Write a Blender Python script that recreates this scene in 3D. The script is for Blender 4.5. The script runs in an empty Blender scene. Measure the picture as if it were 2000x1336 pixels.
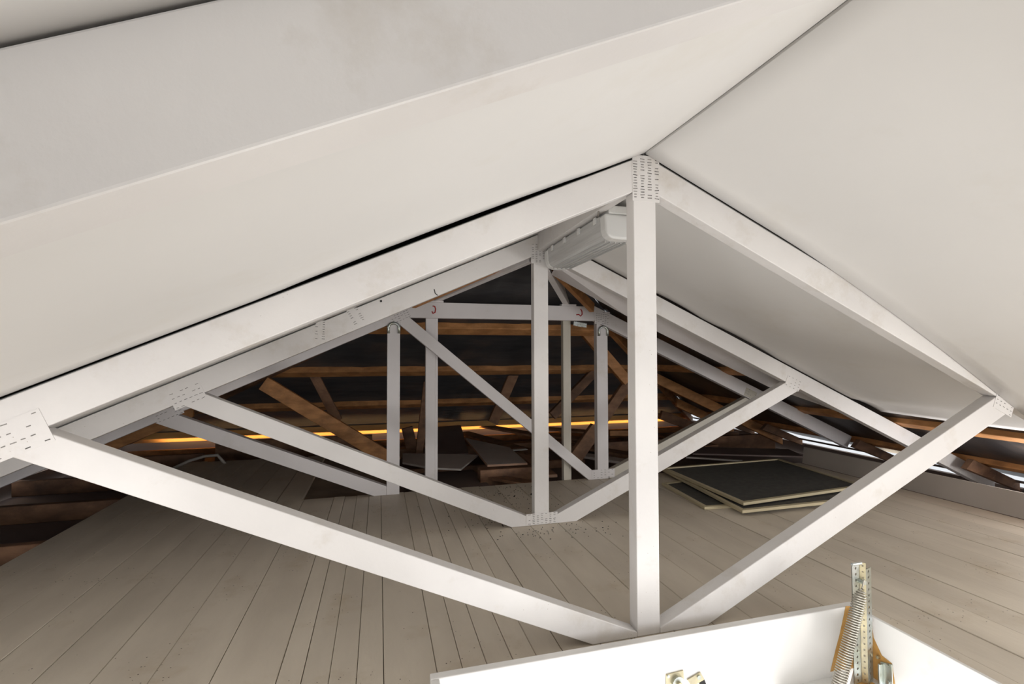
import bpy, bmesh, math, random
from mathutils import Vector, Matrix
random.seed(7)
S = bpy.context.scene
COL = S.collection

# ------------------------------------------------------------------ camera
FPX = 953.58
YAW, PIT, ROL = 0.2666, 0.02794, -0.00215
CAM = Vector((-0.7466, 0.0, 0.7962))
fw = Vector((math.sin(YAW)*math.cos(PIT), math.cos(YAW)*math.cos(PIT), math.sin(PIT)))
rt = Vector((math.cos(YAW), -math.sin(YAW), 0))
up = rt.cross(fw)
rt, up = rt*math.cos(ROL)+up*math.sin(ROL), up*math.cos(ROL)-rt*math.sin(ROL)
cd = bpy.data.cameras.new('camera'); cam = bpy.data.objects.new('camera', cd); COL.objects.link(cam)
cd.sensor_fit = 'HORIZONTAL'; cd.sensor_width = 36; cd.lens = FPX/2000*36
cd.clip_start = 0.02; cd.clip_end = 100
cam.matrix_world = Matrix(((rt.x, up.x, -fw.x, CAM.x), (rt.y, up.y, -fw.y, CAM.y), (rt.z, up.z, -fw.z, CAM.z), (0, 0, 0, 1)))
S.camera = cam

# ------------------------------------------------------------------ light
w = bpy.data.worlds.new('daylight'); S.world = w; w.use_nodes = True
bg = w.node_tree.nodes['Background']; bg.inputs[0].default_value = (0.93, 0.96, 1.0, 1); bg.inputs[1].default_value = 0.65

def area(name, loc, aim, sx, sy, power, color=(1, 1, 1), spread=180):
    l = bpy.data.lights.new(name, 'AREA'); l.shape = 'RECTANGLE'; l.size = sx; l.size_y = sy
    l.energy = power; l.color = color; l.spread = math.radians(spread)
    o = bpy.data.objects.new(name, l); COL.objects.link(o); o.location = loc
    o.rotation_euler = (Vector(aim)-Vector(loc)).to_track_quat('-Z', 'Y').to_euler()
    return o
# daylit room under the open hatch
area('hatch_daylight', (0.02, 0.77, -0.62), (0.0, 0.80, 1), 1.15, 0.75, 8.5, (1.0, 0.975, 0.94))
# added fill lamps behind the camera, evening the brightness front to back
area('rear_fill_light', (-0.6, -5.0, 0.75), (-0.2, 1.6, 0.6), 3.0, 1.5, 10, (1.0, 0.985, 0.97))
area('high_rear_fill_light', (1.7, -4.6, 2.1), (-0.7, 1.9, 0.0), 2.6, 1.6, 6, (1.0, 0.985, 0.965))  # added higher fill from behind, lifts the floor
# added soft fill lamps out of view, first one at the right
area('side_fill_light', (1.95, -0.15, 0.34), (-0.5, 2.5, 0.30), 0.9, 0.5, 15, (1.0, 0.985, 0.97))
area('left_fill_light', (-1.75, 0.20, 0.26), (-0.9, 3.0, 0.10), 0.5, 0.3, 3.2, (1.0, 0.985, 0.97), 130)  # added fill for the left boards and truss ends
area('low_fill_light', (2.42, 1.50, 0.14), (0.1, 3.0, 0.45), 0.5, 0.18, 4.5, (1.0, 0.985, 0.98))  # added low fill from the right for the deeper trusses
# daylight leaking in under the eaves
area('back_eave_light', (0.0, 5.235, -0.10), (0.0, 5.29, 0.03), 5.4, 0.06, 6.5, (1.0, 0.60, 0.25), 130)
area('left_eave_light', (-3.45, 4.2, -0.12), (-2.4, 4.2, 0.12), 0.16, 2.6, 5, (1.0, 0.72, 0.40))
area('right_eave_light', (3.45, 3.2, -0.12), (2.4, 3.2, 0.12), 0.16, 3.6, 5, (1.0, 0.80, 0.55))
S.view_settings.view_transform = 'Standard'; S.view_settings.look = 'None'
S.view_settings.exposure = 0.5; S.view_settings.gamma = 1.0; S.view_settings.use_curve_mapping = False

# ------------------------------------------------------------------ helpers
def at(px, py, axis, val):
    """point on the plane axis=val that the photograph shows at pixel px,py"""
    d = rt*((px-1000)/FPX) - up*((py-668)/FPX) + fw
    i = 'xyz'.index(axis); t = (val-CAM[i])/d[i]
    return CAM + d*t

def tag(o, label=None, cat=None, group=None, kind=None):
    if label: o['label'] = label
    if cat: o['category'] = cat
    if group: o['group'] = group
    if kind: o['kind'] = kind
    return o
def empty(name, loc=(0, 0, 0)):
    o = bpy.data.objects.new(name, None); COL.objects.link(o); o.location = loc; o.empty_display_size = 0.05
    return o

class MB:
    def __init__(s): s.bm = bmesh.new()
    def hexa(s, P):
        v = [s.bm.verts.new(Vector(p)) for p in P]
        for f in ((0, 3, 2, 1), (4, 5, 6, 7), (0, 1, 5, 4), (1, 2, 6, 5), (2, 3, 7, 6), (3, 0, 4, 7)):
            s.bm.faces.new([v[i] for i in f])
        return s
    def box(s, a, b):
        x0, y0, z0 = a; x1, y1, z1 = b
        return s.hexa([(x0, y0, z0), (x1, y0, z0), (x1, y1, z0), (x0, y1, z0), (x0, y0, z1), (x1, y0, z1), (x1, y1, z1), (x0, y1, z1)])
    def prism(s, pts, d):
        """closed polygon of 3D points pushed along vector d"""
        d = Vector(d); a = [s.bm.verts.new(Vector(p)) for p in pts]; b = [s.bm.verts.new(Vector(p)+d) for p in pts]
        n = len(pts); s.bm.faces.new(a); s.bm.faces.new(b[::-1])
        for i in range(n): s.bm.faces.new([a[i], b[i], b[(i+1) % n], a[(i+1) % n]][::-1])
        return s
    def xz(s, pts, y0, y1):
        return s.prism([(x, y0, z) for x, z in pts], (0, y1-y0, 0))
    def bar(s, a, b, wd, ht, roll=None):
        """timber from a to b: wd across, ht along `roll` direction (default up)"""
        a = Vector(a); b = Vector(b); d = (b-a).normalized()
        u = Vector(roll) if roll else Vector((0, 0, 1))
        u = (u - d*u.dot(d)).normalized(); r = d.cross(u)
        c = [(-wd/2, -ht/2), (wd/2, -ht/2), (wd/2, ht/2), (-wd/2, ht/2)]
        return s.hexa([a+r*x+u*y for x, y in c]+[b+r*x+u*y for x, y in c])
    def tube(s, pts, r, n=8, cap=True):
        pts = [Vector(p) for p in pts]; rings = []; pu = None
        for i, p in enumerate(pts):
            t = (pts[min(i+1, len(pts)-1)]-pts[max(i-1, 0)]).normalized()
            if pu is None:
                pu = t.orthogonal().normalized()
            pu = (pu - t*pu.dot(t)).normalized(); q = t.cross(pu)
            rings.append([s.bm.verts.new(p+(pu*math.cos(2*math.pi*k/n)+q*math.sin(2*math.pi*k/n))*r) for k in range(n)])
        for i in range(len(rings)-1):
            for k in range(n): s.bm.faces.new([rings[i][k], rings[i][(k+1) % n], rings[i+1][(k+1) % n], rings[i+1][k]])
        if cap: s.bm.faces.new(rings[0][::-1]); s.bm.faces.new(rings[-1])
        return s
    def cyl(s, a, b, r, n=12):
        a = Vector(a); b = Vector(b)
        return s.tube([a, a+(b-a)*0.5, b], r, n)
    def bevel(s, w, seg=2):
        bmesh.ops.recalc_face_normals(s.bm, faces=s.bm.faces)
        e = [x for x in s.bm.edges if len(x.link_faces) == 2 and x.calc_face_angle(0) > 0.4]
        bmesh.ops.bevel(s.bm, geom=e, offset=w, segments=seg, affect='EDGES', profile=0.5, clamp_overlap=True)
        return s
    def build(s, name, mat, parent=None, smooth=False):
        bmesh.ops.recalc_face_normals(s.bm, faces=s.bm.faces)
        me = bpy.data.meshes.new(name); s.bm.to_mesh(me); s.bm.free()
        me.materials.append(mat)
        if smooth:
            for p in me.polygons: p.use_smooth = (abs(p.normal.z) > 0.5) if smooth == 'z' else True
        o = bpy.data.objects.new(name, me); COL.objects.link(o)
        if parent:
            o.parent = parent
            pl = parent.matrix_basis.translation if parent.parent is None else parent.parent.matrix_basis.translation
            if parent.parent is None: o.matrix_parent_inverse = Matrix.Translation(-pl)
        return o

# ------------------------------------------------------------------ materials
def mat(name, c1, c2=None, rough=0.6, metal=0.0, scale=6.0, stretch=(1, 1, 1), bump=0.0, bscale=60.0,
        dirt=None, dscale=3.0, dlo=0.55, dhi=0.75, spec=0.5, object_rand=0.0, specks=None, sp_scale=90., sp_thr=0.2):
    m = bpy.data.materials.new(name); m.use_nodes = True; nt = m.node_tree; N = nt.nodes; L = nt.links
    b = N['Principled BSDF']; b.inputs['Roughness'].default_value = rough; b.inputs['Metallic'].default_value = metal
    b.inputs['Specular IOR Level'].default_value = spec
    tc = N.new('ShaderNodeTexCoord'); mp = N.new('ShaderNodeMapping'); mp.inputs['Scale'].default_value = stretch
    L.new(tc.outputs['Object'], mp.inputs[0])
    n1 = N.new('ShaderNodeTexNoise'); n1.inputs['Scale'].default_value = scale; n1.inputs['Detail'].default_value = 6
    L.new(mp.outputs[0], n1.inputs['Vector'])
    mx = N.new('ShaderNodeMix'); mx.data_type = 'RGBA'
    mx.inputs[6].default_value = (*c1, 1); mx.inputs[7].default_value = (*(c2 or c1), 1)
    rp = N.new('ShaderNodeMapRange'); rp.inputs[1].default_value = 0.35; rp.inputs[2].default_value = 0.65
    L.new(n1.outputs[0], rp.inputs[0]); L.new(rp.outputs[0], mx.inputs[0]); out = mx.outputs[2]
    if dirt:
        n2 = N.new('ShaderNodeTexNoise'); n2.inputs['Scale'].default_value = dscale; n2.inputs['Detail'].default_value = 8; n2.inputs['Roughness'].default_value = 0.65
        L.new(tc.outputs['Object'], n2.inputs['Vector'])
        r2 = N.new('ShaderNodeMapRange'); r2.inputs[1].default_value = dlo; r2.inputs[2].default_value = dhi; r2.inputs[4].default_value = 0.7
        L.new(n2.outputs[0], r2.inputs[0])
        m2 = N.new('ShaderNodeMix'); m2.data_type = 'RGBA'; m2.inputs[7].default_value = (*dirt, 1)
        L.new(out, m2.inputs[6]); L.new(r2.outputs[0], m2.inputs[0]); out = m2.outputs[2]
    if specks:
        vo = N.new('ShaderNodeTexVoronoi'); vo.inputs['Scale'].default_value = sp_scale
        L.new(tc.outputs['Object'], vo.inputs['Vector'])
        n3 = N.new('ShaderNodeTexNoise'); n3.inputs['Scale'].default_value = 5.0
        L.new(tc.outputs['Object'], n3.inputs['Vector'])
        lt = N.new('ShaderNodeMath'); lt.operation = 'LESS_THAN'; lt.inputs[1].default_value = sp_thr
        L.new(vo.outputs['Distance'], lt.inputs[0])
        gt = N.new('ShaderNodeMath'); gt.operation = 'GREATER_THAN'; gt.inputs[1].default_value = 0.56
        L.new(n3.outputs[0], gt.inputs[0])
        mu = N.new('ShaderNodeMath'); mu.operation = 'MULTIPLY'; L.new(lt.outputs[0], mu.inputs[0]); L.new(gt.outputs[0], mu.inputs[1])
        m3 = N.new('ShaderNodeMix'); m3.data_type = 'RGBA'; m3.inputs[7].default_value = (*specks, 1)
        L.new(out, m3.inputs[6]); L.new(mu.outputs[0], m3.inputs[0]); out = m3.outputs[2]
    if object_rand:
        oi = N.new('ShaderNodeObjectInfo'); hs = N.new('ShaderNodeHueSaturation')
        mr = N.new('ShaderNodeMapRange'); mr.inputs[3].default_value = 1-object_rand; mr.inputs[4].default_value = 1+object_rand
        L.new(oi.outputs['Random'], mr.inputs[0]); L.new(mr.outputs[0], hs.inputs['Value']); L.new(out, hs.inputs['Color']); out = hs.outputs[0]
    L.new(out, b.inputs['Base Color'])
    if bump:
        n4 = N.new('ShaderNodeTexNoise'); n4.inputs['Scale'].default_value = bscale; n4.inputs['Detail'].default_value = 5
        L.new(mp.outputs[0], n4.inputs['Vector'])
        bp = N.new('ShaderNodeBump'); bp.inputs['Strength'].default_value = bump; bp.inputs['Distance'].default_value = 0.004
        L.new(n4.outputs[0], bp.inputs['Height']); L.new(bp.outputs[0], b.inputs['Normal'])
    return m

M = {}
M['white'] = mat('painted_timber', (0.80, 0.775, 0.755), (0.72, 0.695, 0.68), rough=0.45, scale=3, stretch=(1, 1, 1), bump=0.12, bscale=70,
                 dirt=(0.50, 0.43, 0.33), dscale=5.5, dlo=0.55, dhi=0.85, specks=(0.35, 0.29, 0.22), sp_scale=60, sp_thr=0.05)
M['white_far'] = mat('painted_timber_lilac', (0.80, 0.765, 0.765), (0.74, 0.705, 0.70), rough=0.5, scale=3, bump=0.1,
                     dirt=(0.55, 0.50, 0.40), dscale=3.5, dlo=0.58, dhi=0.8)
M['cream'] = mat('cream_timber', (0.62, 0.58, 0.50), (0.56, 0.52, 0.44), rough=0.5, scale=3)
M['sheet'] = mat('painted_ceiling_sheet', (0.79, 0.775, 0.755), (0.75, 0.735, 0.715), rough=0.55, scale=1.3, bump=0.05, bscale=8,
                 dirt=(0.68, 0.64, 0.57), dscale=1.7, dlo=0.55, dhi=0.8)
M['floor'] = mat('floor_paint', (0.69, 0.615, 0.51), (0.61, 0.54, 0.445), rough=0.5, scale=5, stretch=(1.6, 0.5, 1), bump=0.2, bscale=40,
                 dirt=(0.48, 0.38, 0.25), dscale=5, dlo=0.56, dhi=0.8, object_rand=0.05, specks=(0.10, 0.07, 0.05), sp_scale=55, sp_thr=0.10)
M['groove'] = mat('floor_joint', (0.30, 0.23, 0.165), (0.20, 0.15, 0.11), rough=0.9)
M['foil'] = mat('dusty_glow_foil', (0.050, 0.044, 0.042), (0.026, 0.024, 0.025), rough=0.42, metal=0.0, scale=5, stretch=(0.6, 2, 1), bump=0.9, bscale=9, spec=0.8,
                dirt=(0.15, 0.088, 0.055), dscale=3, dlo=0.48, dhi=0.8, specks=(0.45, 0.42, 0.40), sp_scale=80, sp_thr=0.045)  # brown patches: dirt, plus a coppery light glow put into the colour
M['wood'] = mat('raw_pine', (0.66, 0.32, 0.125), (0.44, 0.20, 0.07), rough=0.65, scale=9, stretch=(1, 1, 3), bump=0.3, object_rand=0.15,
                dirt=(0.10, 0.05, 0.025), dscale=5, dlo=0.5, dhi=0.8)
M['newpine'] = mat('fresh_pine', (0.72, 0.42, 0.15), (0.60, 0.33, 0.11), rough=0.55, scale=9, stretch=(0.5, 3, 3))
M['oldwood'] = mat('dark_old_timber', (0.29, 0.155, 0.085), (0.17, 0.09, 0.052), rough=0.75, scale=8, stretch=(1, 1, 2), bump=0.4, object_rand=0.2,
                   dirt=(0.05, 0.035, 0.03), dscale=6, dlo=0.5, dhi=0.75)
M['browndeck'] = mat('brown_fibre_board', (0.24, 0.18, 0.16), (0.19, 0.14, 0.125), rough=0.8, scale=3)
M['greyboard'] = mat('grey_cut_board', (0.60, 0.54, 0.50), (0.52, 0.465, 0.43), rough=0.6, scale=3, bump=0.1)
M['edgewood'] = mat('board_edge', (0.42, 0.25, 0.16), (0.33, 0.19, 0.12), rough=0.6)
M['strip'] = mat('fibre_cement_strip', (0.46, 0.42, 0.38), (0.41, 0.37, 0.33), rough=0.7, scale=3)
M['steel'] = mat('zinc_steel', (0.62, 0.66, 0.66), (0.50, 0.52, 0.45), rough=0.32, metal=0.9, scale=25)
M['brass'] = mat('yellow_zinc', (0.62, 0.55, 0.36), (0.45, 0.40, 0.28), rough=0.35, metal=0.85, scale=30)
M['spring'] = mat('spring_steel', (0.55, 0.53, 0.47), (0.45, 0.42, 0.36), rough=0.28, metal=0.95)
M['black'] = mat('black_mark', (0.012, 0.011, 0.01), rough=0.8)
M['slot'] = mat('tooth_slot', (0.10, 0.095, 0.09), (0.34, 0.32, 0.30), rough=0.8, scale=60)
M['red'] = mat('red_crayon', (0.42, 0.02, 0.02), rough=0.7)
M['diffuser'] = mat('ribbed_diffuser', (0.66, 0.66, 0.65), (0.55, 0.55, 0.54), rough=0.22, scale=5, stretch=(14, 0.6, 14), bump=0.25, bscale=12)
M['plastic'] = mat('white_plastic', (0.82, 0.82, 0.80), rough=0.25)
M['mesh'] = mat('dark_fly_mesh', (0.085, 0.083, 0.076), (0.062, 0.061, 0.057), rough=0.75, scale=30, bump=0.3, bscale=300)
M['frame'] = mat('cream_aluminium', (0.56, 0.48, 0.31), (0.50, 0.43, 0.28), rough=0.4)
M['hatchboard'] = mat('hatch_lining', (0.84, 0.825, 0.80), (0.80, 0.785, 0.76), rough=0.5, dirt=(0.62, 0.55, 0.46), dscale=5, dlo=0.62, dhi=0.85)
M['ply'] = mat('bare_ply', (0.60, 0.34, 0.095), (0.50, 0.27, 0.07), rough=0.6, scale=7, stretch=(1, 1, 5))
M['fascia'] = mat('outer_fascia', (0.16, 0.12, 0.10), rough=0.8)
M['cable'] = mat('pale_cable', (0.33, 0.30, 0.27), rough=0.6)
M['iron'] = mat('corrugated_iron', (0.40, 0.41, 0.42), (0.32, 0.32, 0.33), rough=0.4, metal=0.6)

Y0, Y1, Y2, Y3 = 0.315, 1.26, 2.205, 2.905
T = 0.449
LO, HI = 1.287, 1.385        # chord lower / upper edge height at the ridge
YH = 2.29                    # where the hip end begins
TH = 0.045

# ------------------------------------------------------------------ setting: floor
fl = MB()
fl.box((-2.14, -1.7, -0.075), (-0.64, 4.2, -0.022))
fl.box((-0.64, 1.20, -0.075), (2.26, 2.94, -0.022))
fl.box((0.67, -1.7, -0.075), (2.26, 1.20, -0.022))
fl.box((-0.64, -1.7, -0.075), (0.67, 0.33, -0.022))
floor = fl.build('floor', M['groove']); tag(floor, kind='structure')
edges = [-2.134, -1.997, -1.845, -1.700, -1.560, -1.423, -1.287, -1.142, -0.985, -0.926, -0.861, -0.795, -0.730, -0.600, -0.535, -0.472,
         -0.402, -0.338, -0.262, -0.150, -0.056, 0.082, 0.215, 0.350, 0.487, 0.622, 0.757, 0.893, 1.03, 1.165, 1.30, 1.44, 1.575, 1.71, 1.85, 1.985, 2.12, 2.258]
def plank(x0, x1, y0, y1, dz=0.0):
    g = random.uniform(0.0004, 0.0012)
    MB().box((x0+g, y0, -0.021), (x1-g, y1, dz)).bevel(0.0016, 1).build('plank', M['floor'], floor)
for i in range(len(edges)-1):
    a, b = edges[i], edges[i+1]; dz = random.uniform(-0.0022, 0.0)
    if b < -1.28: plank(a, b, -1.7, 4.19 if b > -1.9 else 4.22, dz); continue
    far = 2.955-0.01*random.random()
    if b < -0.62: plank(a, b, -1.7, far, dz)
    elif a > 0.66: plank(a, b, -1.7, far, dz)
    else:
        plank(a, b, 1.197, far, dz)
        plank(a, b, -1.7, 0.33, dz)
        if a < 0.65 < b: plank(0.647, b, 0.33, 1.196, dz)
        if a < -0.63 < b: plank(a, -0.627, 0.33, 1.196, dz)
# loose pair of boards carried on over the far joists
MB().box((-1.283, 2.93, -0.021), (-1.152, 4.19, -0.001)).bevel(0.002, 1).build('plank', M['floor'], floor)

# lower ceiling lining beyond the boards
deck = MB()
deck.box((-3.05, 2.945, -0.14), (3.05, 5.35, -0.12)); deck.box((-3.05, -1.7, -0.14), (-2.15, 2.94, -0.12)); deck.box((2.27, -1.7, -0.14), (3.05, 2.94, -0.12))
tag(deck.build('ceiling_lower', M['browndeck']), kind='structure')

# ------------------------------------------------------------------ setting: roof skin, sheets, walls
def roofz(x, y): return min(HI-T*abs(x), HI-T*(y-YH))
EA = 3.07
def slope_mesh(side, y0, y1f, off, thick, name, m, sag=0.0, nx=24, ny=60, xmax=EA, noise=0.0, parent=None, dip=None):
    b = MB(); bm = b.bm; rows = []
    for i in range(nx+1):
        x = side*xmax*i/nx; row = []
        ye = y1f(abs(x))
        for j in range(ny+1):
            y = y0+(ye-y0)*j/ny
            z = HI-T*abs(x)+off-sag*abs(math.sin(j*math.pi*ny/ny/ny*8))+random.uniform(-noise, noise)
            if dip: z -= dip(abs(x), j/ny)
            row.append((bm.verts.new((x, y, z)), bm.verts.new((x, y, z+thick))))
        rows.append(row)
    for i in range(nx):
        for j in range(ny):
            for k in (0, 1):
                f = [rows[i][j][k], rows[i+1][j][k], rows[i+1][j+1][k], rows[i][j+1][k]]
                bm.faces.new(f if k else f[::-1])
    for i in range(nx):
        for j in (0, ny): bm.faces.new([rows[i][j][0], rows[i+1][j][0], rows[i+1][j][1], rows[i][j][1]])
    for j in range(ny):
        for i in (0, nx): bm.faces.new([rows[i][j][0], rows[i][j+1][0], rows[i][j+1][1], rows[i][j][1]])
    return b.build(name, m, parent, smooth='z')
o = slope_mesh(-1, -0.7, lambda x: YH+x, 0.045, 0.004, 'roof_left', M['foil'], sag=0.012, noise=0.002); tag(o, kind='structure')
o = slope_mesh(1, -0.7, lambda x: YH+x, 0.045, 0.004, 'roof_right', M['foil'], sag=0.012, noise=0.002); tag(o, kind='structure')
# hip end underlay
b = MB(); bm = b.bm; rows = []
for j in range(41):
    s = j/40*EA; row = []
    for i in range(41):
        x = -s+2*s*i/40 if j else 0.0
        z = HI-T*s+0.045+random.uniform(-0.003, 0.003)-0.012*abs(math.sin(s/0.62*math.pi))*(0.6+0.4*math.sin(i*0.9))
        row.append(bm.verts.new((x+(1e-4*i if not j else 0), YH+s, z)))
    rows.append(row)
for j in range(40):
    for i in range(40): bm.faces.new([rows[j][i], rows[j][i+1], rows[j+1][i+1], rows[j+1][i]])
bmesh.ops.solidify(bm, geom=bm.faces[:], thickness=0.004)
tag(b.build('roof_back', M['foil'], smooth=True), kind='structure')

# walls under the eaves and gable wall behind the photographer
wr = MB().box((3.08, -1.7, -0.6), (3.12, 5.45, -0.10)); ys = [-1.7, 0.69, 1.39, 2.09, 2.80, 3.69, 4.29, 5.45]
for a_, b_ in zip(ys[:-1], ys[1:]): wr.box((3.08, a_+(0.008 if a_ > -1 else 0), -0.10), (3.12, b_, -0.030))
tag(wr.build('wall_right', M['fascia']), kind='structure')
tag(MB().box((-3.12, -1.7, -0.6), (-3.08, 5.45, -0.030)).build('wall_left', M['fascia']), kind='structure')
tag(MB().box((-3.12, 5.42, -0.6), (3.12, 5.46, 0.02)).build('wall_back', M['fascia']), kind='structure')

# ceiling sheets fixed to the rafters, a separate panel for every bay and slope
def sheet(side, ya, yb, x0, x1, dip=None, thick=0.006, off=0.0, gap=None):
    b = MB(); bm = b.bm; nx, ny = 48, 14; rows = []; yb0 = yb
    for i in range(nx+1):
        xx = x0+(x1-x0)*i/nx; row = []; yb = yb0-(gap(xx) if gap else 0)
        for j in range(ny+1):
            t = j/ny; y = ya+(yb-ya)*t
            z = HI-T*xx+off-(dip(xx, t) if dip else 0.004*math.sin(math.pi*t))
            row.append((bm.verts.new((side*xx, y, z)), bm.verts.new((side*xx, y, z+thick))))
        rows.append(row)
    for i in range(nx):
        for j in range(ny):
            for k in (0, 1): bm.faces.new([rows[i][j][k], rows[i+1][j][k], rows[i+1][j+1][k], rows[i][j+1][k]])
    for i in range(nx):
        for j in (0, ny): bm.faces.new([rows[i][j][0], rows[i+1][j][0], rows[i+1][j][1], rows[i][j][1]])
    for j in range(ny):
        for i in (0, nx): bm.faces.new([rows[i][j][0], rows[i][j+1][0], rows[i][j+1][1], rows[i][j][1]])
    return b.build('ceiling_sheet', M['sheet'], ceiling, smooth='z')
ceiling = MB().box((-0.02, -0.69, 1.392), (0.02, YH-0.02, 1.41)).build('ceiling', M['sheet']); tag(ceiling, kind='structure')
sheet(-1, -0.69, Y0+0.018, 0.004, 2.9)
hump = lambda x, a, b, h: h*math.sin(math.pi*(x-a)/(b-a))**0.6 if a < x < b else 0.0
sheet(-1, Y0+0.02, Y1-0.0015, 0.004, 2.9, off=0.002, gap=lambda x: 0.0015, dip=lambda x, t: 0.004*math.sin(math.pi*t)-t*hump(x, 0.18, 0.98, 0.0075))
sheet(-1, Y1+0.044, Y2-0.002, 0.004, 2.55, off=0.001)
sheet(-1, Y2+0.048, Y2+0.20, 0.004, 2.3)
sheet(1, -0.69, Y0+0.016, 0.004, 2.9)
for xa_, xb_ in ((0.004, 2.9),):
    sheet(1, Y0+0.02, Y1-0.002, xa_, xb_, dip=lambda x, t: t*min(0.20, 0.103*(max(0, x-0.5)/1.02)**1.6)+0.003*math.sin(math.pi*t), gap=lambda x: 0.001)
sheet(1, Y1+0.014, Y2-0.001, 0.004, 2.10, off=0.003, dip=lambda x, t: 0.004*math.sin(math.pi*t)-t*(hump(x, 0.58, 0.86, 0.007)+hump(x, 0.96, 1.34, 0.008)+hump(x, 1.88, 2.2, 0.02)))

# ------------------------------------------------------------------ trusses
def nail_slots(rows, y, parent, m='slot'):
    """rows: list of (x, z, length, angle) tooth marks on the plate face"""
    b = MB()
    for x, z, l, a in rows:
        dx, dz = math.cos(a)*l/2, math.sin(a)*l/2; nx_, nz = -math.sin(a)*0.0011, math.cos(a)*0.0011
        b.xz([(x-dx-nx_, z-dz-nz), (x+dx-nx_, z+dz-nz), (x+dx+nx_, z+dz+nz), (x-dx+nx_, z-dz+nz)], y-0.0006, y)
    o = b.build('tooth_slots', M[m], parent); o['kind'] = 'stuff'
def plate(truss, cx, cz, wd, ht, ang, y, cols, rws, m='white', sm='slot', skip=0.2, sl=0.008, plabel=None):
    c, s = math.cos(ang), math.sin(ang)
    q = lambda u, v: (cx+u*c-v*s, cz+u*s+v*c)
    p = MB().xz([q(-wd/2, -ht/2), q(wd/2, -ht/2), q(wd/2, ht/2), q(-wd/2, ht/2)], y-0.0012, y+0.0002).build('nail_plate', M[m], truss)
    if plabel: p['label'] = plabel
    rr = []
    for i in range(cols):
        for j in range(rws):
            if random.random() < skip: continue
            u = wd*(-0.40+0.80*i/max(1, cols-1)); v = ht*(-0.42+0.84*j/max(1, rws-1))+random.uniform(-.0006, .0006)
            x, z = q(u, v); rr.append((x, z, sl*random.uniform(0.6, 1.1), ang+random.uniform(-0.12, 0.12)))
    nail_slots(rr, y-0.0012, p, sm)

def xzpart(truss, name, pts, y, m='white', th=TH, bev=0.0022):
    return MB().xz(pts, y, y+th).bevel(bev).build(name, M[m], truss)
def cl(x, o=0.0): return LO-T*abs(x)+o
def ch(x, o=0.0): return HI-T*abs(x)+o

def king_truss(y, label, webs=True, post=True, wt=-0.002, wb=-0.078, wtr=None, wbr=None, zb=0.0, m='white', xl=3.03, xr=3.03, pw=0.036):
    t = empty('roof_truss', (0, y+TH/2, 0)); tag(t, label, 'roof truss', 'painted timber roof trusses')
    xzpart(t, 'top_chord', [(-xl, cl(xl)), (0, LO), (0, HI-0.003), (-xl, ch(xl)-0.003)], y, m)
    xzpart(t, 'top_chord', [(0.0005, LO), (xr, cl(xr)), (xr, ch(xr)-0.003), (0.0005, HI-0.003)], y, m)
    if post:
        xzpart(t, 'king_post', [(-pw, zb), (pw, zb), (pw, cl(pw)-0.0005), (0, LO-0.0005), (-pw, cl(pw)-0.0005)], y+0.0005, m)
    if webs:
        wtr = wt if wtr is None else wtr; wbr = wb if wbr is None else wbr
        for s, a, b_ in ((-1, wt, wb), (1, wtr, wbr)):
            xt_, xb_ = (LO-a)/(2*T), (LO-b_)/(2*T)
            x0 = (zb-b_)/T
            xzpart(t, 'web', [(s*(pw+.0005), zb), (s*x0, zb), (s*xb_, cl(xb_)-.0004), (s*xt_, cl(xt_)-.0004), (s*(pw+.0005), max(zb+0.002, a+T*pw))], y, m)
    return t

t0 = king_truss(Y0, 'nearest white truss, only its broad left top chord crossing the upper left corner', webs=False, post=False)
t1 = king_truss(Y1, 'large white truss with its king post standing right behind the hatch upstand', wtr=-0.001, wbr=-0.087)
plate(t1, 0.004, 1.312, 0.088, 0.135, 0, Y1, 4, 15, sm='slot', skip=0.12, sl=0.013)
plate(t1, -1.475, 0.630, 0.115, 0.075, 0.42, Y1, 6, 4, sl=0.012, skip=0.35)
plate(t1, 1.473, 0.617, 0.10, 0.07, -0.42, Y1, 5, 5, sl=0.009, skip=0.3)
t2 = king_truss(Y2, 'middle white truss whose king post meets the floor boards in mid picture', wt=0.012, wb=-0.066, wtr=0.008, wbr=-0.078)
plate(t2, -0.005, 1.285, 0.088, 0.10, 0, Y2, 5, 11, skip=0.2, sl=0.011)
plate(t2, -1.475, 0.640, 0.12, 0.07, 0.42, Y2, 6, 4, skip=0.3, sl=0.012)
plate(t2, 0.0, 0.030, 0.155, 0.05, 0, Y2-0.0006, 7, 6, skip=0.2, sl=0.012)
plate(t2, 1.470, 0.640, 0.10, 0.06, -0.42, Y2, 4, 4, skip=0.3, sl=0.010)
plate(t2, -0.986, 0.905, 0.035, 0.085, -0.03, Y2, 2, 8, skip=0.2, sl=0.011)
plate(t2, -0.848, 0.978, 0.045, 0.095, 0.55, Y2, 2, 9, skip=0.1, sl=0.014)
MB().cyl((-0.738, Y2-0.001, 1.036), (-0.738, Y2+0.002, 1.036), 0.005).build('bolt_hole', M['black'], t2)
MB().tube([at(848, 565, 'y', Y2-.001), at(850, 573, 'y', Y2-.001), at(855, 577, 'y', Y2-.001)], 0.0018, 6).build('pencil_mark', M['black'], t2)

bb = MB(); up_ = [at(px, py, 'y', Y2+TH+0.003) for px, py in ((1086, 520), (1225, 578), (1280, 605), (1400, 671), (1500, 722), (1600, 774), (1690, 822))]
lo_ = [at(px, py, 'y', Y2+0.21) for px, py in ((1076, 536), (1225, 618), (1280, 646), (1400, 706), (1500, 755), (1600, 790), (1690, 826))]
for i in range(6):
    P = [up_[i], up_[i+1], lo_[i+1], lo_[i]]; bb.hexa(P+[p+Vector((0.004, 0, 0.008)) for p in P])
tag(bb.build('drooping_sheet', M['white_far']), 'shaded grey-white sheet drooping behind the right top chord of the middle truss', 'ceiling sheet')

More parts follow.
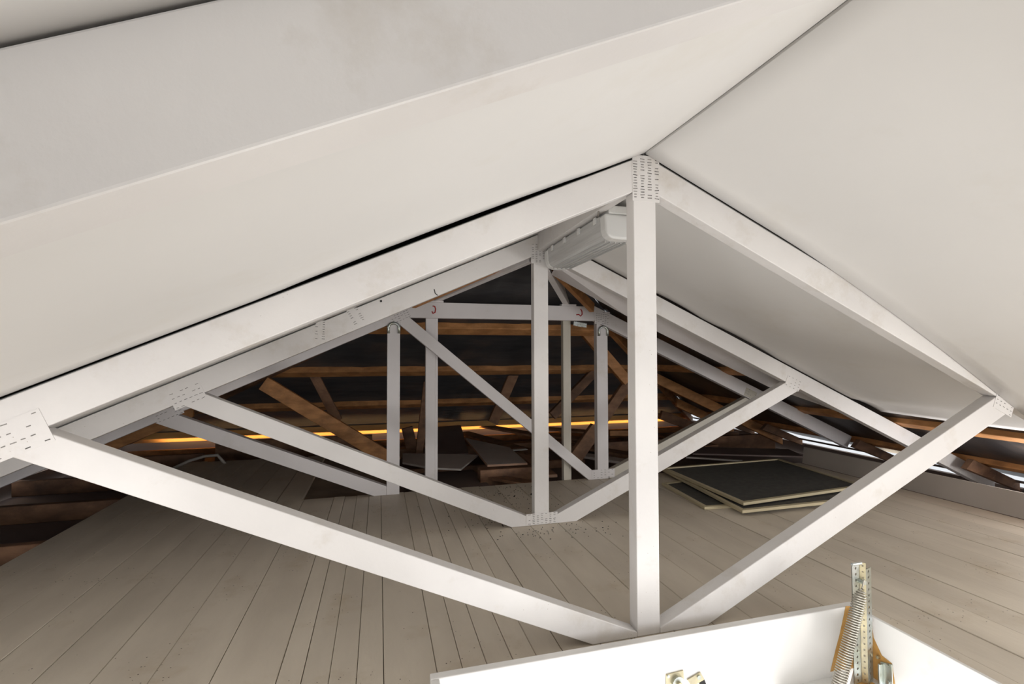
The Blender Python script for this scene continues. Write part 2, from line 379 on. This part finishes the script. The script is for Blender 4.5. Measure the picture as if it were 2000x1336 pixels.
# truncated hip truss
t3 = empty('hip_truss', (0, Y3+TH/2, 0)); tag(t3, 'flat-topped white truss with two posts and a diagonal, third from the camera', 'roof truss')
W = 'white_far'
xzpart(t3, 'top_chord', [(-3.03, cl(3.03)), (-0.6, cl(.6)), (-0.6, ch(.6)), (-3.03, ch(3.03))], Y3, W)
xzpart(t3, 'top_chord', [(0.6005, cl(.6, .004)), (2.668, 0.095), (2.712, 0.180), (0.6005, ch(.6, .002))], Y3, W)
xzpart(t3, 'flat_chord', [(-0.5995, 1.020), (0.600, 1.020), (0.600, 1.113), (-0.5995, 1.113)], Y3, W)
xzpart(t3, 'post', [(-0.699, 0), (-0.627, 0), (-0.627, cl(.627)-.001), (-0.699, cl(.699)-.001)], Y3, W)
xzpart(t3, 'post', [(0.616, 0), (0.693, 0), (0.693, cl(.693)-.001), (0.616, cl(.616)-.001)], Y3, W)
for s in (-1, 1):
    xzpart(t3, 'web', [(s*0.6995, 0), (s*0.769, 0), (s*1.851, cl(1.851)-.001), (s*1.758, cl(1.758)-.001), (s*0.6995, 0.05)], Y3, W if s < 0 else 'cream')
xzpart(t3, 'diagonal_web', [(-0.572, 1.0195), (-0.6, 1.0165), (-0.6265, 1.004), (-0.6265, 0.975), (0.554, 0.0), (0.6155, 0.0), (0.6155, 0.030)], Y3, W)
plate(t3, -0.63, 1.035, 0.12, 0.075, 0.45, Y3, 6, 6, m=W, skip=0.2, sl=0.012)
plate(t3, 0.655, 1.040, 0.10, 0.085, -0.1, Y3, 6, 7, m=W, skip=0.25, sl=0.012)
plate(t3, 0.50, 0.995, 0.09, 0.028, -0.15, Y3-0.001, 5, 3, m='steel', skip=0.1, sl=0.014, plabel='bare metal nail plate')
plate(t3, -1.79, 0.505, 0.13, 0.06, 0.42, Y3, 6, 4, m=W, skip=0.3, sl=0.012)
plate(t3, 1.80, 0.520, 0.10, 0.06, -0.42, Y3, 5, 4, m='cream', skip=0.4, sl=0.012)
plate(t3, 0.655, 0.035, 0.16, 0.055, 0.0, Y3-0.0006, 6, 4, m=W, skip=0.4, sl=0.012)
for s, cx in ((-1, -0.663), (1, 0.660)):       # bright U shaped saddles at the post heads
    cz = 0.948 if s < 0 else 0.945
    pts = [(cx-0.030, Y3-0.005, cz-0.022), (cx-0.030, Y3-0.005, cz+0.006)]
    for k in range(0, 9):
        a = math.pi-k*math.pi/8; pts.append((cx+0.030*math.cos(a), Y3-0.005, cz+0.012+0.026*math.sin(a)))
    pts += [(cx+0.030, Y3-0.005, cz-0.022)]
    q = MB().tube(pts, 0.0085, 8).build('saddle', M['steel'], t3, smooth=True); q['label'] = 'bright metal saddle'
    for d in (-0.030, 0.030):
        MB().cyl((cx+d, Y3-0.013, cz+0.012), (cx+d, Y3-0.008, cz+0.012), 0.005).build('screw', M['steel'], q)
# red crayon marks on the flat chord
c = at(847, 605, 'y', Y3-.001)
MB().tube([c+Vector((-.006, 0, .022)), c+Vector((.006, 0, .020)), c+Vector((.012, 0, .004)), c+Vector((.008, 0, -.016)), c+Vector((-.004, 0, -.022)), c+Vector((-.010, 0, -.010))], 0.0036, 6).build('crayon_mark', M['red'], t3)
c = at(1133, 612, 'y', Y3-.001)
MB().tube([c+Vector((.004, 0, .028)), c+Vector((.013, 0, .012)), c+Vector((.014, 0, -.006)), c+Vector((.004, 0, -.018)), c+Vector((-.008, 0, -.008)), c+Vector((-.026, 0, -.010))], 0.0036, 6).build('crayon_mark', M['red'], t3)

# short posts fixed behind the flat chord
for x0, x1, zb, mm, lb in ((-0.475, -0.402, -0.11, 'white_far', 'pale upright post behind the flat chord, left of the diagonal'),
                       (0.402, 0.457, -0.11, 'cream', 'slim cream upright post behind the flat chord, right of the middle king post')):
    p = empty('stud', ((x0+x1)/2, 2.97, -0.1)); tag(p, lb, 'post')
    MB().box((x0, 2.952, zb), (x1-0.016, 2.992, 1.105)).bevel(0.002).build('shaft', M[mm], p)
    MB().box((x1-0.0155, 2.959, zb), (x1, 2.992, 1.105)).bevel(0.0015).build('cover_strip', M[mm], p)

# short white rafters from the ridge end down to the flat chord
for s, lb in ((-1, 'short white rafter from ridge end to left half of the flat chord'), (1, 'short white rafter slanting from ridge end to right end of the flat chord')):
    a = Vector((0.030*s, Y2+TH+0.03, 1.298)); b2 = Vector((s*0.43, 2.955, 1.160))
    r = empty('stub_rafter', tuple(a)); tag(r, lb, 'rafter', 'short rafters at the ridge end')
    MB().bar(a, b2, 0.036, 0.09).bevel(0.002).build('timber', M['white_far'], r)
    MB().box((s*0.425-0.05, 2.905, 1.1132), (s*0.425+0.05, 2.94, 1.124)).build('packing_block', M['white_far'], r)

# ridge board and fluorescent fitting
tag(MB().box((-0.016, Y1+TH+.002, 1.298), (0.016, Y2-0.002, 1.384)).bevel(0.002).build('ridge_board', M['white']),
    'white ridge board between the two king posts above the long light', 'ridge board')
ft = empty('batten_light', (0.075, 1.85, 1.32)); tag(ft, 'white fluorescent batten light with ribbed plastic diffuser under the ridge, switched off', 'ceiling light')
MB().box((0.020, 1.53, 1.288), (0.122, 2.165, 1.318)).bevel(0.004).build('body', M['plastic'], ft)
prof = []
for k in range(0, 13):
    a = math.pi+k*math.pi/12
    prof.append((0.071+0.063*math.copysign(abs(math.cos(a))**0.55, math.cos(a)), 1.262+0.060*math.copysign(abs(math.sin(a))**0.6, math.sin(a))))
prof = [(0.006, 1.287)]+prof+[(0.136, 1.287)]
MB().xz(prof, 1.575, 2.125).build('diffuser', M['diffuser'], ft)
pe = [((x-0.071)*1.03+0.071, (z-1.262)*1.03+1.262) for x, z in prof]
for ya, yb in ((1.528, 1.576), (2.124, 2.17)):
    MB().xz(pe, ya, yb).bevel(0.008, 3).build('end_cap', M['plastic'], ft, smooth=False)
for y in (1.6, 1.75, 1.9, 2.05):
    MB().box((0.0015, y, 1.268), (0.006, y+0.02, 1.292)).build('clip', M['plastic'], ft)
for x in (0.03, 0.05, 0.071, 0.092, 0.112):
    MB().box((x-0.0012, 1.58, 1.198), (x+0.0012, 2.12, 1.206)).build('rib', M['diffuser'], ft)
tag(MB().tube([(0.01, 1.50, 1.345), (-0.005, 1.52, 1.335), (-0.012, 1.545, 1.30), (0.0, 1.57, 1.292), (0.012, 1.60, 1.296)], 0.0035, 8).build('light_cable', M['cable'], smooth=True),
    'short pale cable at the near end of the batten light', 'cable')

# ------------------------------------------------------------------ unpainted roof timbers beyond
# battens on the hip end
for k, (yy, lb) in enumerate(((3.235, 'uppermost orange pine batten on the dark roof end'), (3.90, 'second orange batten from the top on the dark roof end'),
                          (4.62, 'third, duller batten on the dark roof end'))):
    z = HI-T*(yy-YH); xx = yy-YH-0.03
    tag(MB().bar((-xx, yy, z+0.016), (xx, yy, z+0.016), 0.095, 0.046, (0, T, 1)).bevel(0.003, 1).build('roof_batten', M['wood']), lb, 'batten', 'battens on the hip end')
yy = 5.30; z = HI-T*(yy-YH)
tag(MB().bar((-2.95, yy, z+0.002), (2.95, yy, z+0.002), 0.12, 0.062, (0, T, 1)).bevel(0.003, 1).build('roof_batten', M['newpine']), 'lowest batten at the back eave, glowing gold in daylight', 'batten', 'battens on the hip end')
tag(MB().box((-3.0, 5.12, -0.12), (3.0, 5.165, -0.055)).bevel(0.003, 1).build('wall_plate', M['wood']), 'golden lit timber plate along the back eave', 'wall plate')
# battens on the two long slopes, beyond the white sheets
for s in (-1, 1):
    side = 'left' if s < 0 else 'right'
    for k, xx in enumerate((0.30, 0.95, 1.60, 2.25, 2.82)):
        z = HI-T*xx; y0 = 2.46 if xx < 2.4 else -0.6
        if s > 0 and xx > 2.1: y0 = -0.6
        y1_ = YH+xx-0.03
        if y1_-y0 < 0.1: continue
        pos = ['next to the ridge', 'below the ridge', 'at mid slope', 'low down', 'just above the eave'][k]
        tag(MB().bar((s*xx, y0, z+0.022), (s*xx, y1_, z+0.022), 0.075, 0.036, (s*T, 0, 1)).bevel(0.003, 1).build('roof_batten', M['wood']),
            'brown pine batten %s on the %s slope beyond the white sheets' % (pos, side), 'batten', 'battens on the long slopes')
# hip rafters
for s, lb in ((-1, 'brown unpainted hip rafter running back to the left corner'), (1, 'brown unpainted hip rafter descending behind the right post')):
    a = Vector((s*0.12, YH+0.12, HI-T*0.12-0.055)); b2 = Vector((s*0.56, YH+0.56, HI-T*0.56-0.035))
    tag(MB().bar(a, b2, 0.030, 0.06).bevel(0.003, 1).build('hip_rafter', M['wood']), lb.split(' running')[0].split(' descending')[0]+' piece between ridge end and flat chord, %s side' % ('left' if s < 0 else 'right'), 'rafter')
    a = Vector((s*0.70, YH+0.70, HI-T*0.70-0.035)); b2 = Vector((s*2.95, YH+2.95, HI-T*2.95-0.035))
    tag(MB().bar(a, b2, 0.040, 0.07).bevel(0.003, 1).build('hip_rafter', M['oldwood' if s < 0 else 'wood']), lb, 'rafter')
# unpainted jack truss chords
def jack(y, s, lb):
    x0 = y-YH+0.05
    tag(MB().xz([(s*x0, cl(x0)), (s*3.02, cl(3.02)), (s*3.02, ch(3.02)-.004), (s*x0, ch(x0)-.004)], y, y+0.036).bevel(0.003, 1).build('jack_rafter', M['wood']), lb, 'rafter', 'unpainted jack rafters')
jack(3.88, 1, 'orange unpainted jack rafter on the right, nearer of two')
jack(4.55, 1, 'orange unpainted jack rafter on the right, farther of two')
jack(4.40, -1, 'unpainted jack rafter low on the far left')
# old struts, each a square-cut timber standing in its own plane
def strut(pa, pb, y, wd, lb, m='oldwood', th=0.045, y2=None, name='old_strut', cat='strut'):
    a = at(*pa, 'y', y); b2 = at(*pb, 'y', y2 or y)
    if b2.z < -0.118:
        t_ = (a.z+0.115)/(a.z-b2.z); b2 = a+(b2-a)*t_
    tag(MB().bar(a, b2, th, wd, (b2-a).cross(Vector((0, 1, 0)))).bevel(0.003, 1).build(name, M[m]), lb, cat)
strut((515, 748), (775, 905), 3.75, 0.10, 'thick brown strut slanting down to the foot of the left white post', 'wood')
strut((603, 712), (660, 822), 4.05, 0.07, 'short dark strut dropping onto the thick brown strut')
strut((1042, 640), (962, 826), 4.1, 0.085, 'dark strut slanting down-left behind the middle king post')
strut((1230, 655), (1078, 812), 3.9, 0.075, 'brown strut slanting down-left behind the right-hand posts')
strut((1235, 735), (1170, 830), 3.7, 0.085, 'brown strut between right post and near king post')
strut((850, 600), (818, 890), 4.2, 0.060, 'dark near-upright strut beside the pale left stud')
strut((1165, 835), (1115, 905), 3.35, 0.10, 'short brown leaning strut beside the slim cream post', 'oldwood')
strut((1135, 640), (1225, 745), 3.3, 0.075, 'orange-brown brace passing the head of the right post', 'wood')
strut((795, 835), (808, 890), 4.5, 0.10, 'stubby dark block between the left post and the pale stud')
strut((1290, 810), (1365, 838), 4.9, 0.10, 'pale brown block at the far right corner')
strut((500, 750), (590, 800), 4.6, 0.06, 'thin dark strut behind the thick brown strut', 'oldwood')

# ceiling joists left of the boards and beyond them
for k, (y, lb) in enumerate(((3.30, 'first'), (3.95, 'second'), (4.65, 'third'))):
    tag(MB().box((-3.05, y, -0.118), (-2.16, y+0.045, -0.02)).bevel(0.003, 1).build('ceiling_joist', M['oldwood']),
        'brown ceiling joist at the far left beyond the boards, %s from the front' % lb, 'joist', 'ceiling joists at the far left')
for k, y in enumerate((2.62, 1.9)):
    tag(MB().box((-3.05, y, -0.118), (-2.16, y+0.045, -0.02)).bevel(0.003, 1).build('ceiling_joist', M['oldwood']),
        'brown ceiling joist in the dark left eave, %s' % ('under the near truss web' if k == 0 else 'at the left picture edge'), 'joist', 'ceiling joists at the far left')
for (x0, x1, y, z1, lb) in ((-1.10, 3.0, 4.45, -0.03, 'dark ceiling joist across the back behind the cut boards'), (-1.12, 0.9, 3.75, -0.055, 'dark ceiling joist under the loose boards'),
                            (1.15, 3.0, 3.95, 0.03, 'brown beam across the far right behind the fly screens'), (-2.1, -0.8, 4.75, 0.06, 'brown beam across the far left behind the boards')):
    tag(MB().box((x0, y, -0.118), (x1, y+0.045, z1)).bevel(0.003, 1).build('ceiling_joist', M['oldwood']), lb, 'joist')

# ------------------------------------------------------------------ loose boards at the back
def slab(name, pix, z, th, m, em, lb, cat, dz=None):
    P = [at(px, py, 'z', z+(dz[i] if dz else 0)) for i, (px, py) in enumerate(pix)]
    c = sum(P, Vector())/len(P)
    t = empty(name, (c.x, c.y, z-th)); tag(t, lb, cat)
    MB().prism(P, (0, 0, -th)).build('panel', M[em], t)
    # top face skin in its own paint
    Q = [c+(p-c)*0.985+Vector((0, 0, 0.0006)) for p in P]
    MB().prism(Q, (0, 0, -0.0005)).build('painted_face', M[m], t)
    return t
slab('cut_panel', [(786, 885), (934, 888), (900, 916), (838, 913), (786, 903)], 0.02, 0.012, 'greyboard', 'strip', 'light grey cut panel with a white edge lying behind the pale stud', 'panel')
slab('cut_panel', [(908, 855), (996, 874), (1030, 904), (952, 908)], 0.03, 0.014, 'greyboard', 'edgewood', 'grey square-cut panel resting on a timber block left of middle king post', 'panel')
a = at(938, 918, 'y', 3.35); b2 = at(1044, 918, 'y', 3.35)
tag(MB().box((a.x, 3.35, -0.118), (b2.x, 3.45, 0.0)).bevel(0.003, 1).build('timber_block', M['oldwood']), 'brown timber block under the grey square-cut panel', 'timber')
slab('fibre_sheet', [(785, 905), (905, 900), (965, 955), (800, 964)], -0.085, 0.01, 'browndeck', 'browndeck', 'flat brown sheet lying just beyond the board ends in mid picture', 'sheet')
slab('fibre_sheet', [(840, 835), (900, 830), (915, 885), (830, 890)], 0.0, 0.01, 'browndeck', 'browndeck', 'dark brown sheet propped behind the light grey cut panel', 'sheet', dz=(0.05, 0.05, -0.03, -0.03))
slab('fibre_sheet', [(573, 938), (640, 945), (715, 966), (546, 980)], -0.03, 0.01, 'browndeck', 'browndeck', 'low brown sheet tucked beside the ends of the short boards at left', 'sheet')
def loose(pa, pb, z, wd, th, lb, m='oldwood', zb=None):
    a = at(*pa, 'z', z); b2 = at(*pb, 'z', z if zb is None else zb)
    tag(MB().bar(a, b2, wd, th).bevel(0.002, 1).build('loose_board', M[m]), lb, 'board', 'loose old boards at the back')
loose((905, 825), (1060, 852), 0.03, 0.14, 0.02, 'dark loose board with a pointed end under the golden eave batten', zb=0.0)
loose((905, 845), (1060, 890), 0.0, 0.13, 0.02, 'dark loose board behind the grey square-cut panel')
loose((1010, 875), (1075, 930), -0.02, 0.10, 0.02, 'reddish loose board running towards the middle king post', 'edgewood')
loose((1110, 868), (1240, 890), 0.0, 0.13, 0.02, 'loose board behind the right post, upper')
loose((1110, 885), (1240, 905), -0.02, 0.12, 0.02, 'loose board behind the right post, lower', 'greyboard')
loose((1040, 835), (1230, 850), 0.0, 0.16, 0.02, 'dark loose board beneath the golden batten right of middle')
loose((1070, 850), (1220, 868), -0.01, 0.14, 0.02, 'dark loose board crossing behind the slim cream post')
loose((950, 930), (1040, 945), -0.06, 0.10, 0.02, 'dark loose board just past the board ends by the king post')
loose((1290, 850), (1390, 872), 0.0, 0.16, 0.02, 'dark loose board beyond the right struts')
loose((1340, 893), (1450, 900), 0.005, 0.03, 0.012, 'thin pale strip lying behind the fly screens', 'strip')
loose((1345, 880), (1555, 885), 0.0, 0.30, 0.012, 'brown sheet offcut behind the fly screens', 'browndeck')
loose((1190, 845), (1235, 845), 0.05, 0.08, 0.05, 'short red-brown block between right post and near king post', 'wood')
tag(MB().box(tuple(at(1012, 878, 'z', 0.02)-Vector((0.05, 0.02, 0.004))), tuple(at(1028, 876, 'z', 0.02)+Vector((0, 0.01, 0.0)))).build('paper_scrap', M['plastic']), 'small white scrap lying on the boards left of middle king post', 'scrap')

# arched cable at left
pts = [at(340, 914, 'y', 4.1), at(370, 900, 'y', 4.1), at(400, 891, 'y', 4.1), at(425, 889, 'y', 4.1), at(432, 897, 'y', 4.1), at(441, 907, 'y', 4.1)]
tag(MB().tube(pts, 0.011, 8).build('bent_cable', M['cable'], smooth=True), 'pale bent cable arching over the far end of the left boards', 'cable')

# ------------------------------------------------------------------ fly screens
def fly_screen(C4, z0, lb, fw_=0.022, th=0.014):
    P = [at(px, py, 'z', z0+th) for px, py in C4]
    c = sum(P, Vector())/4
    t = empty('fly_screen', (c.x, c.y, z0)); tag(t, lb, 'fly screen', 'framed fly screens on the floor')
    for i in range(4):
        a, b2 = P[i], P[(i+1) % 4]; n = Vector((c.x-a.x, c.y-a.y, 0)); d = (b2-a).normalized(); n = (n-d*n.dot(d)).normalized()
        MB().prism([a, b2, b2+n*fw_-d*fw_, a+n*fw_+d*fw_], (0, 0, -th)).build('frame_bar', M['frame'], t)
    Q = [c+(p-c)*0.975-Vector((0, 0, th*0.5)) for p in P]
    MB().prism(Q, (0, 0, -0.0015)).build('mesh', M['mesh'], t)
    return t
fly_screen([(1292, 943), (1376, 990), (1530, 982), (1420, 925)], 0.001, 'lower fly screen with cream frame, mostly under the larger one')
fly_screen([(1293, 916), (1450, 997), (1690, 972), (1545, 905)], 0.017, 'large dark fly screen with cream frame lying on floor boards at right')
# third leaning a little on top
fly_screen([(1293, 913), (1452, 982), (1690, 948), (1520, 895)], 0.034, 'uppermost dark fly screen of the stack at right')

# upright white strip at the right end of the boards
tag(MB().hexa([(2.268, -1.6, 0.0), (2.280, -1.6, 0.0), (2.280, 2.93, 0.0), (2.268, 2.93, 0.0), (2.285, -1.6, 0.130), (2.297, -1.6, 0.130), (2.297, 2.93, 0.118), (2.285, 2.93, 0.118)])
    .build('edge_board', M['strip']), 'long pale upright board closing the right edge of the floor', 'board')

# ------------------------------------------------------------------ right and left eaves: rafter tails, slot bars
for y in (2.10, 2.81, 3.70, 4.30):
    tag(MB().xz([(2.62, 0.118), (3.07, -0.045), (3.07, 0.012), (2.68, 0.170)], y, y+0.036).bevel(0.002, 1).build('rafter_tail', M['oldwood']),
        'orange rafter tail catching daylight at the right eave, %s' % {2.10: 'nearest the right picture edge', 2.81: 'in front of the second light slot',
         3.70: 'above the right fly screen corner', 4.30: 'behind the middle truss web'}[y], 'rafter tail', 'rafter tails at the right eave')
for s in (1, -1):
    tag(MB().box((min(s*3.03, s*3.05), -1.6, 0.012), (max(s*3.03, s*3.05), 5.3, 0.024)).build('eave_slat', M['fascia']), 'dark slat splitting the daylight gap along the %s eave' % ('right' if s > 0 else 'left'), 'slat')

# ------------------------------------------------------------------ hatch
h = empty('loft_hatch', (0.01, 0.77, -0.25)); tag(h, 'white timber hatch upstand around the opening in the floor at bottom right', 'loft hatch')
MB().box((-0.625, 1.171, -0.40), (0.652, 1.195, 0.040)).bevel(0.0025).build('frame_board', M['hatchboard'], h)
MB().box((-0.625, 0.34, -0.40), (-0.605, 1.1705, 0.040)).bevel(0.0025).build('frame_board', M['hatchboard'], h)
MB().hexa([(0.636, 0.34, -0.40), (0.645, 0.34, -0.40), (0.645, 1.1705, -0.40), (0.636, 1.1705, -0.40), (0.636, 0.34, 0.036), (0.645, 0.34, 0.036), (0.645, 1.1705, 0.040), (0.636, 1.1705, 0.040)]).bevel(0.002).build('frame_board', M['hatchboard'], h)
MB().box((-0.604, 0.34, -0.40), (0.635, 0.36, 0.0)).build('frame_board', M['hatchboard'], h)
YF, XF = 1.171, 0.636
bp = lambda *l: [at(px, py, 'y', YF-0.0008) for px, py in l]
q = MB().prism(bp((1652, 1184), (1700, 1184), (1700, 1300), (1622, 1312), (1632, 1270), (1640, 1240)), (0, 0.0006, 0)).build('bare_patch', M['ply'], h); q['label'] = 'unpainted ochre patch'
q = MB().prism([at(px, py, 'x', XF-0.0008) for px, py in ((1700, 1200), (1706, 1245), (1722, 1280), (1742, 1296), (1748, 1336), (1700, 1336))], (0.0006, 0, 0)).build('bare_patch', M['ply'], h); q['label'] = 'unpainted ochre patch'
# perforated angle bracket
yb = 1.095
A = at(1664, 1106, 'y', yb); B = at(1703, 1106, 'y', yb)
xa, xb, zt_ = A.x, B.x, A.z; xm = xa+(xb-xa)*0.42; zb_ = -0.13
br = empty('perforated_bracket', (xm, yb, zb_)); tag(br, 'tall perforated zinc bracket standing in the hatch corner', 'bracket')
def holes_strip(name, a, b2, nrm, z0, z1, n, m, rr=0.0075, r0=0.0035):
    """a->b2 horizontal direction, punched with n real round holes"""
    b = MB(); bm = b.bm; a = Vector(a); b2 = Vector(b2); nrm = Vector(nrm)*0.002; ux = (b2-a)/2; c0 = (a+b2)/2; hh = (z1-z0)/n
    for k in range(n):
        zc = z0+hh*(k+0.5); K = 16; inner = []; outer = []
        for j in range(K):
            t = 2*math.pi*j/K; cx_, cz_ = math.cos(t), math.sin(t); mxx = max(abs(cx_), abs(cz_))
            outer.append((c0+ux*(cx_/mxx)) + Vector((0, 0, zc+hh/2*(cz_/mxx)))); inner.append(c0+ux.normalized()*r0*cx_+Vector((0, 0, zc+r0*cz_)))
        for side in (0, 1):
            o_ = nrm*side; vo = [bm.verts.new(p+o_) for p in outer]; vi = [bm.verts.new(p+o_) for p in inner]
            for j in range(K): bm.faces.new([vo[j], vo[(j+1) % K], vi[(j+1) % K], vi[j]])
    return b.build(name, M[m], br)
holes_strip('flange', (xa, yb, 0), (xm, yb+0.004, 0), (0, 1, 0), zb_, zt_, 20, 'steel')
holes_strip('web_plate', (xm+0.0005, yb+0.003, 0), (xm+0.012, yb-0.006, 0), (0, 1, 0), zb_, zt_+0.006, 20, 'brass', r0=0.0025)
holes_strip('flange', (xm+0.0125, yb-0.005, 0), (xb, yb+0.003, 0), (0, 1, 0), zb_-0.02, zt_-0.012, 20, 'steel')
MB().box((xa+0.003, yb-0.001, zt_), (xm+0.012, yb+0.007, zt_+0.006)).bevel(0.0015).build('top_lip', M['steel'], br)
MB().cyl((xm, yb-0.012, zt_-0.045), (xm, yb+0.01, zt_-0.045), 0.007, 8).build('bolt', M['steel'], br)
# spring
sa = at(1683, 1152, 'y', yb-0.02); sb = at(1630, 1370, 'y', yb-0.04)
pts = []; L_ = (sb-sa).length; d = (sb-sa)/L_; e1 = d.orthogonal().normalized(); e2 = d.cross(e1); turns = 46
for k in range(turns*10+1):
    t = k/(turns*10); rad = 0.0155*min(1, 0.45+t*8)
    pts.append(sa+d*L_*t+(e1*math.cos(2*math.pi*t*turns)+e2*math.sin(2*math.pi*t*turns))*rad)
sp = empty('ladder_spring', tuple(sb)); tag(sp, 'coiled steel counterbalance spring hooked to the perforated bracket', 'spring')
MB().tube(pts, 0.0021, 6).build('coil', M['spring'], sp, smooth=True)
MB().tube([sa, sa-d*0.012+e1*0.003, sa-d*0.022-e1*0.002, sa-d*0.030], 0.0022, 6).build('hook', M['spring'], sp, smooth=True)
# small hinge plate on the right lining
hp = empty('hinge_plate', (XF, 1.08, -0.14)); tag(hp, 'small zinc hinge plate screwed to the right lining of the hatch', 'hinge')
P = [at(1719, 1292, 'x', XF-0.004), at(1742, 1298, 'x', XF-0.004), at(1744, 1352, 'x', XF-0.004), at(1719, 1352, 'x', XF-0.004)]
MB().prism(P, (0.003, 0, 0)).bevel(0.001, 1).build('plate', M['steel'], hp)
c = (P[0]+P[1]+P[2]+P[3])/4
MB().bar(P[0]*0.85+P[1]*0.15+Vector((-.006, 0, -.004)), P[3]*0.85+P[2]*0.15+Vector((-.006, 0, 0)), 0.012, 0.006, (0, 1, 0)).bevel(0.001, 1).build('channel', M['steel'], hp)
for px, py in ((1733, 1300), (1735, 1332)):
    s_ = at(px, py, 'x', XF-0.005); MB().cyl(s_, s_+Vector((-0.004, 0, 0)), 0.0045, 10).build('screw', M['steel'], hp)
s_ = at(1717, 1283, 'x', XF-0.001); tag(MB().cyl(s_+Vector((0.0, 0, 0)), s_+Vector((-0.008, 0, 0)), 0.0045, 10).build('screw', M['brass']), 'brass screw above the small hinge plate', 'screw')
# folded hatch lid / ladder head
lad = empty('folding_ladder', (0.60, 1.05, -0.18)); tag(lad, 'white-edged plywood ladder head folded in the hatch corner', 'ladder')
zl = -0.135
P = [at(1655, 1352, 'z', zl), at(1668, 1304, 'z', zl), at(1679, 1303, 'z', zl), at(1722, 1332, 'z', zl), at(1722, 1380, 'z', zl)]
MB().prism(P, (0, 0, -0.02)).bevel(0.001, 1).build('white_edge', M['plastic'], lad)
P = [at(1664, 1352, 'z', zl+.001), at(1674, 1313, 'z', zl+.001), at(1716, 1340, 'z', zl+.001), at(1716, 1375, 'z', zl+.001)]
MB().prism(P, (0, 0, -0.004)).build('ply_face', M['ply'], lad)
P = [at(1525, 1336, 'z', zl-.02), at(1540, 1328, 'z', zl-.02), at(1650, 1305, 'z', zl-.02), at(1648, 1370, 'z', zl-.02), at(1525, 1370, 'z', zl-.02)]
MB().prism(P, (0, 0, -0.02)).build('white_tread', M['plastic'], lad)
# latch on the far lining
lt = empty('hatch_latch', (0.01, YF, -0.06)); tag(lt, 'zinc latch screwed to the far lining of the hatch at bottom edge', 'latch')
P = [at(1301, 1318, 'y', YF-.003), at(1335, 1309, 'y', YF-.003), at(1338, 1350, 'y', YF-.003), at(1301, 1355, 'y', YF-.003)]
MB().prism(P, (0, 0.0025, 0)).bevel(0.0008, 1).build('back_plate', M['brass'], lt)
c = at(1326, 1336, 'y', YF-.010)
MB().cyl(c, c+Vector((0, 0.008, 0)), 0.018, 16).build('round_keeper', M['steel'], lt)
MB().cyl(c+Vector((0, -.006, 0)), c+Vector((0, 0, 0)), 0.007, 12).build('pin', M['brass'], lt)
P = [at(1342, 1328, 'y', YF-.004), at(1368, 1313, 'y', YF-.004), at(1376, 1328, 'y', YF-.004), at(1352, 1342, 'y', YF-.004)]
MB().prism(P, (0, 0.003, 0)).bevel(0.0008, 1).build('strike', M['brass'], lt)
c = at(1366, 1324, 'y', YF-.007); MB().cyl(c, c+Vector((0, 0.003, 0)), 0.006, 12).build('screw', M['steel'], lt)
P = [at(1366, 1334, 'y', YF-.004), at(1376, 1328, 'y', YF-.004), at(1380, 1338, 'y', YF-.004), at(1370, 1342, 'y', YF-.004)]
MB().prism(P, (0, 0.003, 0)).build('rubber_tip', M['black'], lt)
c = at(1306, 1322, 'y', YF-.006); MB().cyl(c, c+Vector((0, 0.003, 0)), 0.004, 10).build('screw', M['steel'], lt)

# crumbs of bark and dirt on the boards round the foot of the middle truss
b = MB(); rng = random.Random(3)
for k in range(330):
    if k < 260: x, y = rng.gauss(-0.05, 0.16), rng.uniform(2.22, 2.9)
    elif k < 340: x, y = rng.gauss(0.05, 0.16), rng.gauss(2.10, 0.05)
    else: x, y = rng.uniform(-1.0, 0.8), rng.uniform(1.3, 2.9)
    l = rng.uniform(0.001, 0.0035) if rng.random() < 0.95 or k > 260 else rng.uniform(0.008, 0.018); wd = l*rng.uniform(0.3, 0.7); a = rng.uniform(0, 3.14)
    d = Vector((math.cos(a), math.sin(a), 0)); c = Vector((x, y, 0.0012))
    b.bar(c-d*l, c+d*l, wd, 0.002)
tag(b.build('floor_debris', M['black']), 'dark crumbs and splinters scattered on boards around the foot of the middle truss', 'debris', kind='stuff')
